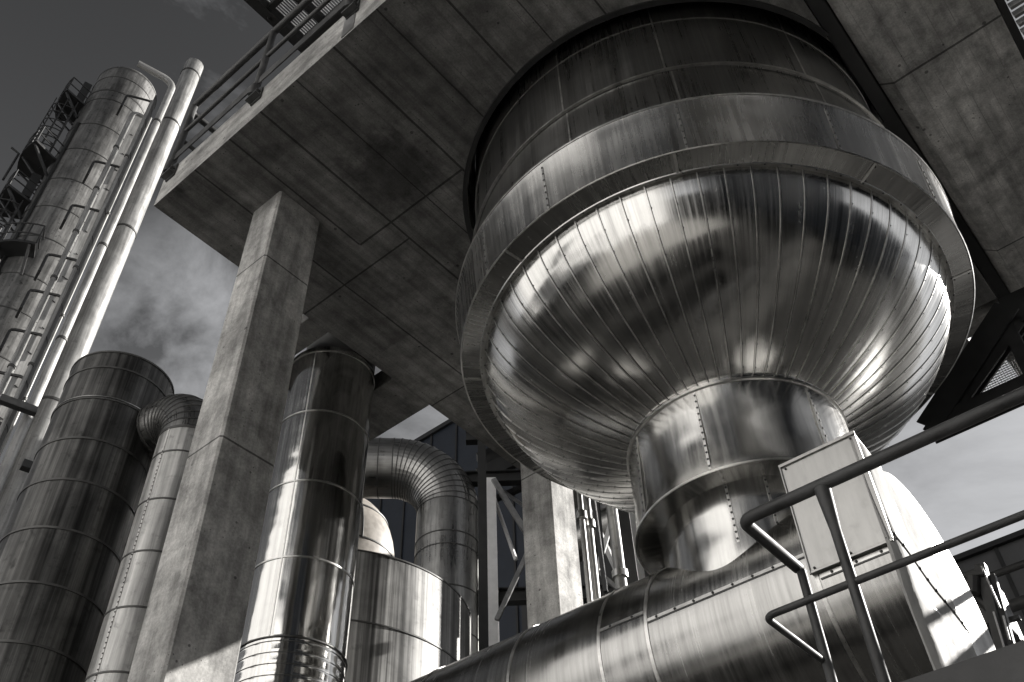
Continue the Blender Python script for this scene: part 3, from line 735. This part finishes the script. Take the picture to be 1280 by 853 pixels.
def platform(ang0, ang1, z, ro=1.1, legs=True, cage=True, fill=.9):
    """curved platform hugging the shell between two angles (radians about the tower axis)"""
    mb = MB(); n = 14; verts = []
    for k in range(n + 1):
        a = ang0 + (ang1 - ang0) * k / n; c, s = math.cos(a), math.sin(a)
        for r in (WR + .03, WR + ro):
            for dz in (0, .12): verts.append((WX + r * c, WY + r * s, z + dz))
    ff = []
    for k in range(n):
        b = k * 4; ff += [(b, b + 4, b + 6, b + 2), (b + 1, b + 3, b + 7, b + 5), (b + 2, b + 6, b + 7, b + 3), (b, b + 1, b + 5, b + 4)]
    ff += [(0, 2, 3, 1), (n * 4, n * 4 + 1, n * 4 + 3, n * 4 + 2)]
    mb.add(verts, ff)
    for k in (1, n // 2, n - 1):                      # knee brackets
        a = ang0 + (ang1 - ang0) * k / n; c, s = math.cos(a), math.sin(a)
        mb.bar((WX + (WR + ro - .08) * c, WY + (WR + ro - .08) * s, z), (WX + (WR + .03) * c, WY + (WR + .03) * s, z - 1.0), .09, .09)
    pf = mb.build('platform', m_steel, tw, 0)
    mb = MB()
    for hz in (.55, 1.1):
        mb.tube([(WX + (WR + ro) * math.cos(ang0 + (ang1 - ang0) * k / n), WY + (WR + ro) * math.sin(ang0 + (ang1 - ang0) * k / n), z + hz) for k in range(n + 1)], .032, 6)
        for a in (ang0, ang1): mb.tube([(WX + (WR + .05) * math.cos(a), WY + (WR + .05) * math.sin(a), z + hz), (WX + (WR + ro) * math.cos(a), WY + (WR + ro) * math.sin(a), z + hz)], .032, 6)
    for k in range(0, n + 1, 2):
        a = ang0 + (ang1 - ang0) * k / n; mb.tube([(WX + (WR + ro) * math.cos(a), WY + (WR + ro) * math.sin(a), z + .1), (WX + (WR + ro) * math.cos(a), WY + (WR + ro) * math.sin(a), z + 1.1)], .032, 6)
    for a in (ang0,): mb.tube([(WX + (WR + .1) * math.cos(a), WY + (WR + .1) * math.sin(a), z + .1), (WX + (WR + .1) * math.cos(a), WY + (WR + .1) * math.sin(a), z + 1.1)], .032, 6)
    mb.build('platform_railing', m_steel, pf)
def cage(a, z0, z1):
    mb = MB(); e = Vector((math.cos(a), math.sin(a), 0)); t = Vector((-math.sin(a), math.cos(a), 0)); b = WC + e * (WR + .28)
    for s in (-.24, .24): mb.tube([b + t * s + Vector((0, 0, z0 - .3)), b + t * s + Vector((0, 0, z1))], .035, 6)
    z = z0
    while z < z1: mb.tube([b - t * .24 + Vector((0, 0, z)), b + t * .24 + Vector((0, 0, z))], .018, 5); z += .32
    z = z0 + .6
    while z <= z1 + .01:
        mb.tube([b + t * (.42 * math.cos(q)) + e * (.82 * math.sin(q)) + Vector((0, 0, z)) for q in [PI * i / 10 for i in range(11)]], .028, 6); z += .62
    for q in [PI * i / 6 for i in range(7)]: mb.tube([b + t * (.42 * math.cos(q)) + e * (.82 * math.sin(q)) + Vector((0, 0, z0 + .6)), b + t * (.42 * math.cos(q)) + e * (.82 * math.sin(q)) + Vector((0, 0, z1))], .022, 5)
    mb.build('ladder_cage', m_steel, tw)
aL = math.atan2(-vr.y, -vr.x)                       # angle of the silhouette on the left in view
platform(aL - .45, aL + .35, 41.1, 1.0); platform(aL - .40, aL + .50, 36.4, 1.15)
cage(aL + .12, 36.6, 40.9)
platform(aL - .40, aL + .35, 33.6, 1.05); cage(aL + .12, 30.0, 33.4)
platform(aL + .05, aL + 1.35, 29.9, .75)
mb = MB(); e = Vector((math.cos(aL), math.sin(aL), 0))
mb.bar(WC + e * (WR + .25) + Vector((0, 0, 41.6)), WC + e * (WR + .25) + Vector((0, 0, 43.2)), .4, .35, 0, e)
mb.build('junction_box', m_steel, tw, 0); mb = MB()
mb.bar(WC + e * (WR + .25) + Vector((0, 0, 34.2)), WC + e * (WR + .25) + Vector((0, 0, 35.7)), .4, .35, 0, e)
mb.build('junction_box', m_steel, tw, 0)
mb = MB(); e2 = Vector((math.cos(aL + .62), math.sin(aL + .62), 0)); mb.tube([WC + e2 * (WR + .08) + Vector((0, 0, 20)), WC + e2 * (WR + .08) + Vector((0, 0, 39.2)), WC + e2 * (WR + .08) + Vector((0, 0, 39.3)) + vr * .55], .06, 8)
mb.build('cable_run', m_steel, tw)
mb = MB(); e3 = WC + e * (WR + 1.25); mb.tube([e3 + Vector((0, 0, 34.7)), e3 + Vector((0, 0, 36.6)), e3 - vr * .35 + Vector((0, 0, 36.75))], .05, 8); mb.build('davit', m_steel, tw)

def riser(name, az, D, half, z1, label, cat, mat, rings=(), cap=True, bend=None, group=None, ringmat=None):
    x, y = polar(az, D); r = D * math.sin(R_(half))
    t = thing(name, (x, y, 0), label, cat, group)
    mb = MB(); pth = [(x, y, 0), (x, y, z1)]
    if bend:
        d, rb, ln = bend; d = Vector(d).normalized(); P = arc(Vector((x, y, z1)) + d * rb, -d, (0, 0, 1), rb, 0, PI / 2, 8); pth = [(x, y, 0)] + P + [P[-1] + d * ln]
    mb.tube(pth, r, 32, 0, True)
    mb.build('pipe', [mat], t)
    for z in rings:
        mb = MB(); mb.hoop((x, y, z), (0, 0, 1), r, .10, .03, 32, 0); mb.build('clamp', [ringmat or m_dark], t)
    return t
riser('vent_stack', -71.55, 29.5, .90, 48.5, 'tallest and thickest bright pipe standing right of the tower', 'pipe', m_pipe, (42.6, 34.2, 24.4, 47.4), group='pipes running up beside the tower')
riser('riser_pipe', -72.66, 27.3, .33, 42.3, 'bright pipe bending over to the top of the tower', 'pipe', m_pipe, (39.4, 30.6, 25.5), bend=(-vr, .55, 1.2), group='pipes running up beside the tower')
riser('riser_pipe', -73.28, 27.8, .10, 40.2, 'thin bright pipe just left of the pipe that bends to the tower top', 'pipe', m_pipe, (33, 27, 23), group='pipes running up beside the tower')
riser('riser_pipe', -73.80, 27.5, .14, 41.0, 'thin pipe along the right ends of the tower hoop brackets', 'pipe', m_pipe, (36.5, 29.2, 24.2), group='pipes running up beside the tower')
riser('riser_pipe', -74.86, 27.7, .19, 39.6, 'narrow bright pipe on the left edge of the pale cable tray', 'pipe', m_pipe, (37, 34, 31.2, 28.5, 24), bend=(vr, .3, .25), group='pipes running up beside the tower')
x, y = polar(-74.22, 27.75)
tr = thing('cable_tray', (x, y, 0), 'broad pale flat cable tray running up the tower behind the hoop brackets', 'cable tray')
mb = MB(); c0 = Vector((x, y, 0)); mb.bar(c0, c0 + Vector((0, 0, 39.8)), .34, .10, 0, vt); mb.build('tray', m_pipe, tr, 0, .01)
for k in range(16):
    mb = MB(); z = 18 + k * 1.35 + random.uniform(-.1, .1); mb.bar(c0 + vt * .06 + vr * random.uniform(-.10, .02) + Vector((0, 0, z)), c0 + vt * .06 + vr * random.uniform(.04, .16) + Vector((0, 0, z - .05)), .03, .03)
    mb.build('tray_clip', m_dark, tr, 0)
x, y = polar(-72.75, 26.9); pb = tag(MB().bar(Vector((x, y, 22.0)) - vr * .9, Vector((x, y, 22.0)) + vr * .22, .24, .26).build('pipe_support', m_steel, None, 0, .01), 'dark steel bracket clamping the bright pipes low down beside the tower', 'bracket')
x, y = polar(-71.6, 25.9); tag(MB().bar(Vector((x, y, 19.3)) - vr * .12, Vector((x, y, 19.3)) + vr * .25, .26, .26).build('pipe_support', m_steel, None, 0, .01), 'small dark bracket at the foot of the thickest bright pipe beside the dark tank', 'bracket')

# ================================================================== MIDDLE: ELBOW, STREAKED TANK, DOME
t2x, t2y, t2r, t2z = -9.008, 7.372, 1.829, 8.0
t2 = thing('streaked_tank', (t2x, t2y, 0), 'wide pale tank with vertical streaks and open rim behind the polished stack', 'tank')
mb = MB(); mb.lathe([(t2r - .03, t2z - .6), (t2r - .03, t2z), (t2r, t2z), (t2r, 0)], (t2x, t2y), 128)
mb.ring((t2x, t2y), t2r, t2z - .01, .02, .008, 128, 1); mb.ring((t2x, t2y), t2r, 7.08, .018, .01, 128, 1); mb.ring((t2x, t2y), t2r, 6.1, .018, .01, 128, 1)
mb.build('shell', [m_tank2, m_dark], t2)

MX, MY = polar(-43.35, 13.6); MR = 13.6 * math.sin(R_(2.25))
ml = thing('elbow_duct', (MX, MY, 0), 'broad dark ribbed duct elbow arching over behind the streaked tank', 'duct')
mb = MB(); MZ = 11.22; mb.tube([(MX, MY, 0), (MX, MY, MZ)], MR, 48, 0, False)
for z in (10.55, 10.3, 9.55, 8.8): mb.hoop((MX, MY, z), (0, 0, 1), MR, .02, .008, 48, 1)
thv = R_(-80)
mb.build('riser', [m_elb, m_dark], ml)
eo = Vector((-math.cos(R_(43.35)), -math.sin(R_(43.35)), 0))
mb = MB(); P = gore_elbow(mb, (MX, MY, MZ), eo, MR, .98, 15, 48, ht=.007, hw=.018); mb.build('elbow', [m_elb, m_dark], ml, smooth=5)
mb = MB(); mb.tube([P[-1], P[-1] + eo * 3.5], MR, 48, 0, False)
for k in range(9): mb.hoop(P[-1] + eo * (.25 + .4 * k), eo, MR, .02, .008, 48, 1)
mb.build('crossover', [m_elb, m_dark], ml)

dmx, dmy = polar(-50.6, 16.5)
dm = thing('domed_tank', (dmx, dmy, 0), 'beige domed vessel end half hidden behind the streaked tank', 'tank')
mb = MB(); r = 1.05; mb.lathe([(r, 0), (r, 12.0)] + [(r * math.cos(R_(9 * i)), 12.0 + 1.5 * math.sin(R_(9 * i))) for i in range(1, 10)] + [(.01, 13.5)], (dmx, dmy), 64)
mb.ring((dmx, dmy), r, 12.0, .03, .012, 64, 1); mb.ring((dmx, dmy), r * .83, 12.85, .03, .012, 64, 1)
for a in (-100, -60, -20, -140): mb.tube([(dmx + (r + .005) * math.cos(R_(a)) * math.cos(R_(9 * i)), dmy + (r + .005) * math.sin(R_(a)) * math.cos(R_(9 * i)), 12.0 + 1.51 * math.sin(R_(9 * i))) for i in range(11)], .02, 6, 1)
mb.build('shell', [m_beige, m_dark], dm)

# ------------------------------------------------------------------ blue building
bb_ = thing('navy_building', (-35, 30, 0), 'tall dark navy clad building behind the ribbed duct elbow', 'building')
mb = MB(); mb.box((-60, 25, 0), (-15, 40, 31.0)); mb.build('wall', m_blue, bb_, 0)
mb = MB()
for k in range(28): mb.box((-60 + k * 1.6, 24.93, 0), (-59.9 + k * 1.6, 24.998, 31.0))
mb.build('cladding_joint', m_steel, bb_, 0)
mb = MB(); mb.box((-60.1, 24.86, 31.004), (-14.9, 40.1, 31.25)); mb.build('parapet', m_steel, bb_, 0)
gb = thing('grey_building', (0, 30, 0), 'low grey panelled building beyond the near handrail on the right', 'building')
mb = MB(); mb.box((-9, 25, 0), (3.5, 38, 15.4)); mb.build('wall', m_greyclad, gb, 0)
mb = MB()
for k in range(5): mb.box((-9 + k * 2.6, 24.95, 0), (-8.9 + k * 2.6, 24.998, 15.4))
for z in (12.2, 9, 6): mb.box((-9, 24.952, z), (3.5, 24.996, z + .08))
mb.build('cladding_joint', m_steel, gb, 0)
mb = MB(); mb.box((-9.1, 24.85, 15.404), (3.6, 38.1, 15.55)); mb.build('parapet', m_steel, gb, 0)

pbd = thing('unseen_pale_hall', (-5, -18, 0), 'pale hall added unseen behind the viewer to be mirrored in the polished metal', 'building')
mb = MB(); mb.box((-30, -30, 0), (-3.5, -14, 22)); mb.build('wall', m_white, pbd, 0)  # bright walls added out of view as reflections for the vessel
mb = MB(); mb.box((-2.9, -30, 0), (5.5, -14.5, 17)); mb.build('wall', m_white, pbd, 0)
mb = MB()
for k in range(9): mb.box((-29 + k * 2.9, -13.996, 1.0), (-28.2 + k * 2.9, -13.93, 5.5))
mb.build('window_strip', m_steel, pbd, 0)
dbd = thing('unseen_dark_block', (14, 0, 0), 'dark block added unseen right of the viewer to be mirrored in the polished metal', 'building')
mb = MB(); mb.box((15, -22, 0), (28, 5, 30)); mb.build('wall', m_blue, dbd, 0)  # dark mass added out of view to darken reflections on the bowl
mb = MB(); mb.box((15.5, 5.01, 0), (22, 17, 8)); mb.build('annex', m_blue, dbd, 0)
mb = MB()
for k in range(3): mb.box((14.93, -18 + k * 8.2, 3), (14.996, -17.2 + k * 8.2, 22))
mb.build('window_strip', m_galv, dbd, 0)

br = thing('added_shade_bridge', (-3, 14, 13), 'grey bridge added to shade the tanks, on thin steel legs high up behind the deck', 'bridge')
mb = MB(); mb.box((-9.6, 12.5, 12.0), (-1.0, 13.3, 20)); mb.build('housing', m_greyclad, br, 0)  # sun blocker added behind the deck, sized to keep the tanks shaded
for X in (-5.9, -4.5):
    mb = MB(); mb.box((X, 12.8, 0), (X + .2, 13.0, 11.996)); mb.build('leg', m_steel, br, 0)

# ------------------------------------------------------------------ steel frame with braces between the duct elbow and rear column
sf = thing('braced_frame', (-9, 10.5, 0), 'open steel frame with diagonal braces between the ribbed elbow and the rear column', 'steel frame')
def post_at(az, D, wdt, z1, name, mat, parent=sf, z0=0):
    x, y = polar(az, D); a = R_(az); mb = MB(); mb.bar((x, y, z0), (x, y, z1), wdt, wdt, 0, (math.sin(a), math.cos(a), 0)); return mb.build(name, mat, parent, 0, .004)
post_at(-40.88, 12.0, .13, 15, 'post', m_steel)
post_at(-40.20, 13.4, .16, 11.8, 'post', m_white)
post_at(-36.6, 13.4, .16, 16, 'post', m_steel)
for z in (11.95, 9.6, 12.9):
    a, b = atd(600, 600, 13.55), atd(660, 600, 13.55); a.z = b.z = z
    mb = MB(); mb.ibeam(a + (a - b) * .3, b + (b - a) * 2.0, .16, .24, .02); mb.build('frame_beam', m_steel, sf, 0)
for (p, q, D, wd, mt) in (((617, 600), (660, 670), 13.3, .085, m_galv), ((615, 615), (645, 700), 13.6, .05, m_white), ((621, 775), (660, 690), 13.0, .07, m_galv), ((626, 612), (665, 640), 14.2, .05, m_galv), ((617, 625), (700, 590), 14.4, .1, m_steel)):
    mb = MB(); mb.bar(atd(p[0], p[1], D), atd(q[0], q[1], D), wd, wd); mb.build('brace', mt, sf, 0)
for (p, q, D, wd) in (((600, 578), (650, 556), 14.0, .22), ((600, 596), (660, 566), 13.8, .14)):
    mb = MB(); mb.bar(atd(p[0], p[1], D), atd(q[0], q[1], D), wd, .3); mb.build('frame_beam', m_steel, sf, 0)
# dark plant wall behind the frame
bw = thing('plant_building', (-12, 21, 0), 'dark unlit plant wall behind the steel frame and rear pipes', 'building')
mb = MB(); mb.box((-16.6, 21, 0), (-9.7, 24, 17.2)); mb.build('wall', m_steel, bw, 0)
for z in (5, 9, 12.5, 15.5): mb = MB(); mb.box((-16.7, 20.9, z), (-9.6, 20.996, z + .25)); mb.build('ledge', m_steel, bw, 0)

# ------------------------------------------------------------------ rear pipes seen between the rear column and the neck
for az, D, half, lab in ((-33.75, 9.6, .20, 'slim bright pipe touching the sunlit side of the rear column'),
                         (-33.28, 9.8, .26, 'bright metal pipe second to the right of the rear column'),
                         (-31.55, 11.0, .40, 'bright metal pipe between two dark gaps left of the vessel neck')):
    riser('riser_pipe', az, D, half, 12.5, lab, 'pipe', m_pale, (7.0, 8.3), ringmat=m_seam, group='bright pipes behind the vessel neck')
sf2 = thing('braced_frame', (-6, 11, 0), 'dark posts and crossed braces of steelwork just left of the vessel neck', 'steel frame')
post_at(-30.75, 12.0, .16, 14, 'post', m_steel, sf2); post_at(-30.15, 12.3, .11, 14, 'post', m_white, sf2); post_at(-29.55, 12.2, .12, 14, 'post', m_steel, sf2)
for (p, q, D, wd, mt) in (((741, 620), (757, 740), 11.6, .05, m_steel), ((747, 622), (757, 730), 11.8, .04, m_steel), ((735, 632), (778, 730), 12.6, .07, m_galv), ((740, 735), (765, 650), 12.4, .07, m_white), ((735, 705), (800, 760), 12.4, .06, m_galv), ((735, 640), (775, 628), 13, .06, m_galv), ((800, 695), (830, 745), 13, .05, m_steel), ((806, 690), (838, 742), 13, .04, m_steel)):
    mb = MB(); mb.bar(atd(p[0], p[1], D), atd(q[0], q[1], D), wd, wd); mb.build('brace', mt, sf2, 0)
hp = MB(); a = atd(700, 690, 13.6); b = atd(780, 650, 13.2); hp.tube([a + (a - b) * .2, b], .30, 32); hp.hoop(a.lerp(b, .5), b - a, .30, .02, .01, 32)
tag(hp.build('cross_pipe', m_elb), 'fat dark horizontal pipe crossing behind the bright rear pipes', 'pipe')
pb2 = thing('plant_building', (-8, 19, 0), 'dark plant wall behind the rear pipes left of the vessel neck, widened to shade the dark tank', 'building')
mb = MB(); mb.box((-14.0, 19.0, 0), (-5.2, 20.9, 16.5)); mb.build('wall', m_steel, pb2, 0)  # wall extended and raised to block sun from the dark tank

# ================================================================== STEEL BRACKET PLATFORM (right)
sb = thing('steel_platform', (-.8, 8, 7.3), 'black steel triangular bracket with wire mesh hanging right of the bowl', 'platform')
Y8 = 8.0
def P8(x, y, Y=Y8): return aty(x, y, Y)
mb = MB(); mb.ibeam(P8(1164, 538), P8(1262, 388), .25, .17, .02, 0, (0, 1, 0)); 
mb.ibeam(P8(1186, 530), P8(1276, 405), .12, .10, .02, 0, (0, 1, 0)); mb.build('diagonal_beam', m_steel, sb, 0)
mb = MB(); a, b = P8(1162, 540), P8(1300, 478); mb.ibeam(a, b, .20, .16, .02, 0, (0, 1, 0)); mb.build('bottom_beam', m_steel, sb, 0)
mb = MB(); mb.bar(P8(1262, 412), P8(1300, 490), .12, .12); mb.build('end_post', m_steel, sb, 0)
mb = MB()
A, B, C_ = P8(1268, 428, 8.12), P8(1204, 512, 8.12), P8(1294, 482, 8.12)
u = Vector((1, 0, 0)); vz = Vector((0, 0, 1))
def inside_seg(p, d):
    """clip an infinite line to triangle ABC in the XZ plane"""
    ts = []
    tri = [A, B, C_]
    for i in range(3):
        P0, P1 = tri[i], tri[(i + 1) % 3]; e = P1 - P0; den = d.x * e.z - d.z * e.x
        if abs(den) < 1e-9: continue
        w_ = P0 - p; t = (w_.x * e.z - w_.z * e.x) / den; s = (w_.x * d.z - w_.z * d.x) / den
        if -1e-6 <= s <= 1 + 1e-6: ts.append(t)
    return (min(ts), max(ts)) if len(ts) >= 2 else None
for k in range(60):
    for p, d in ((Vector((-1.2 + k * .026, A.y, 7.0)), vz), (Vector((-1.5, A.y, 7.2 + k * .026)), u)):
        r_ = inside_seg(p, d)
        if r_ and r_[1] - r_[0] > .01: mb.bar(p + d * r_[0], p + d * r_[1], .007, .007, 0, (0, 1, 0))
mb.build('wire_mesh', m_galv, sb, 0)
mb = MB(); mb.bar(P8(1272, 376, 8.3), P8(1300, 430, 8.3), .3, .3); mb.build('end_plate', m_steel, sb, 0)
for (p, q, D) in (((1174, 462), (1206, 448), 10.5), ((1163, 482), (1176, 503), 10.5), ((1213, 392), (1226, 410), 10.5)):
    pass
# fine cables crossing the sky gap
for (p, q, lab) in (((1165, 463), (1212, 447), 'thin dark rod crossing the sky gap between bowl and steel bracket, upper one'), ((1160, 476), (1177, 500), 'thin dark rod crossing the sky gap between bowl and steel bracket, lower one')):
    mb = MB(); mb.tube([aty(p[0], p[1], 8.9), aty(q[0], q[1], 8.9)], .022, 8); tag(mb.build('tie_rod', m_steel), lab, 'rod')

# ================================================================== NEAR WALKWAY AND HANDRAIL
NY = 3.30; wk = thing('walkway', (0, 3.9, 3.0), 'grey concrete walkway edge in the bottom right corner below the near handrail', 'walkway')
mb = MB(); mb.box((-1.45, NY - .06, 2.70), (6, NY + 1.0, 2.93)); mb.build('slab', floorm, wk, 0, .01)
mb = MB(); mb.box((-1.45, NY - .075, 2.86), (6, NY - .064, 3.055)); mb.build('toe_board', m_rail, wk, 0)
for X in (.6, 4.5):
    mb = MB(); mb.box((X, NY + .2, 0), (X + .25, NY + .45, 2.70)); mb.build('support', floorm, wk, 0)
nr = thing('guardrail', (-1.386, NY, 2.93), 'dark tubular handrail with turned end crossing in front of the metal duct', 'railing')
ZN, ZNm = 3.955, 3.50; rx = -1.386
mb = MB(); mb.tube([(5.5, NY, ZN)] + arc((rx + .05, NY + .05, ZN), (0, -1, 0), (-1, 0, 0), .05, 0, PI / 2, 6) + [(rx, NY + .50, ZN)], .0275, 20); mb.build('top_rail', m_rail, nr)
mb = MB(); mb.tube([(5.5, NY, ZNm)] + arc((rx + .04, NY + .04, ZNm), (0, -1, 0), (-1, 0, 0), .04, 0, PI / 2, 6) + [(rx, NY + .50, ZNm)], .0150, 16); mb.build('mid_rail', m_rail, nr)
for X, Y in ((-1.012, NY), (.55, NY), (2.1, NY), (-1.386 + .012, NY + .50)):
    corner = Y > NY + .1
    mb = MB(); top = ZN - .02
    mb.tube([(X, Y, 2.93), (X, Y, top - .20), (X, Y, top - .07), (X, Y, top)], .03, 18, 0, True, [.0215, .0215, .030 if not corner else .0215, .034 if not corner else .0215])
    po = mb.build('post', m_rail, nr)
    mb = MB(); mb.box((X - .07, Y - .06, 2.931), (X + .07, Y + .06, 2.943)); mb.build('base_plate', m_rail, po, 0)
fr = thing('guardrail', (-1, 8.0, 4.5), 'distant dark guardrail behind the machinery at the right edge', 'railing')
for nme, z, r in (('top_rail', 5.50, .05), ('mid_rail', 5.80, .03)):
    mb = MB(); mb.tube([(-1.62 if z < 5.6 else -1.40, 8.0, z), (6, 8.0, z)], r, 12); mb.build(nme, m_rail, fr)
for X in (-.2, 1.6, 3.4):
    mb = MB(); mb.tube([(X, 8.0, 4.4), (X, 8.0, 5.8)], .035, 10); mb.build('post', m_rail, fr)
mb = MB(); mb.box((-1.7, 8.0, 4.2), (6, 9.2, 4.35)); mb.build('floor', m_steel, fr, 0)

# ------------------------------------------------------------------ machinery at the right edge
mc = thing('machinery', (-1.3, 7, 4), 'black machine frame with bent pipes and bright edge rods beside the shiny end cover', 'machine')
def P7(x, y, Y=7.0): return aty(x, y, Y)
a = P7(1183, 716); b = P7(1224, 707)
mb = MB(); mb.box((a.x, 7.0, 4.95), (b.x, 7.5, 5.38)); mb.box((a.x - .03, 6.9, 5.20), (a.x + .05, 7.2, 5.30)); mb.build('casing', m_steel, mc, 0, .01)
mb = MB()
for p, q, w_, Y in (((1226, 707), (1262, 850), .07, 6.95), ((1240, 720), (1276, 850), .05, 7.0), ((1187, 745), (1236, 850), .06, 7.2), ((1213, 765), (1236, 850), .04, 7.1)):
    mb.bar(P7(p[0], p[1], Y), P7(q[0], q[1], Y), w_, w_)
for y in (790, 815, 835): mb.bar(P7(1205, y, 7.15), P7(1275, y - 18, 7.15), .04, .03)
mb.build('frame', m_steel, mc, 0)
mb = MB()
for p, q, Y in (((1227, 708), (1250, 760), 6.9), ((1242, 765), (1262, 832), 6.9), ((1254, 770), (1262, 800), 6.92)): mb.bar(P7(p[0], p[1], Y), P7(q[0], q[1], Y), .012, .012)
mb.build('edge_rod', m_galv, mc, 0)
mb = MB(); pth = [P7(1183, 742), P7(1190, 735), P7(1200, 733), P7(1210, 735), P7(1215, 740), P7(1238, 762)]; mb.tube(pth, .035, 12); mb.build('bent_pipe', m_rail, mc); mb = MB(); mb.tube([P7(1186, 750), P7(1196, 745), P7(1202, 752), P7(1204, 775)], .04, 12)
mb.build('bent_pipe', m_rail, mc); mb = MB(); mb.tube([P7(1216, 722, 6.9), P7(1216, 742, 6.9)], .05, 10); mb.build('bent_pipe', m_rail, mc); mb = MB(); mb.tube([P7(1184, 722, 6.9), P7(1230, 716, 6.9)], .025, 8); mb.build('bent_pipe', m_rail, mc); mb = MB(); mb.tube([P7(1190, 790, 7.3), P7(1225, 775, 7.3)], .03, 8)
mb.build('bent_pipe', m_rail, mc)
mb = MB(); mb.box((P7(1222, 780).x, 7.3, 4.62), (P7(1236, 780).x, 7.4, 4.84)); mb.build('gauge_box', m_galv, mc, 0)
lb = thing('lagged_pipe', (-1.2, 6.3, 3.8), 'short white foil wrapped pipe slanting down right of the duct end cover', 'pipe')
mb = MB(); p0 = aty(1196, 752, 6.0); p1 = aty(1204, 790, 6.0); p2 = aty(1228, 822, 6.0); p3 = aty(1240, 850, 6.0)
mb.tube([p0, p0.lerp(p1, .5), p1, p1.lerp(p2, .5), p2, p3], .05, 20, 0, True, [.02, .03, .06, .055, .04, .03]); mb.build('wrap', m_foil, lb)
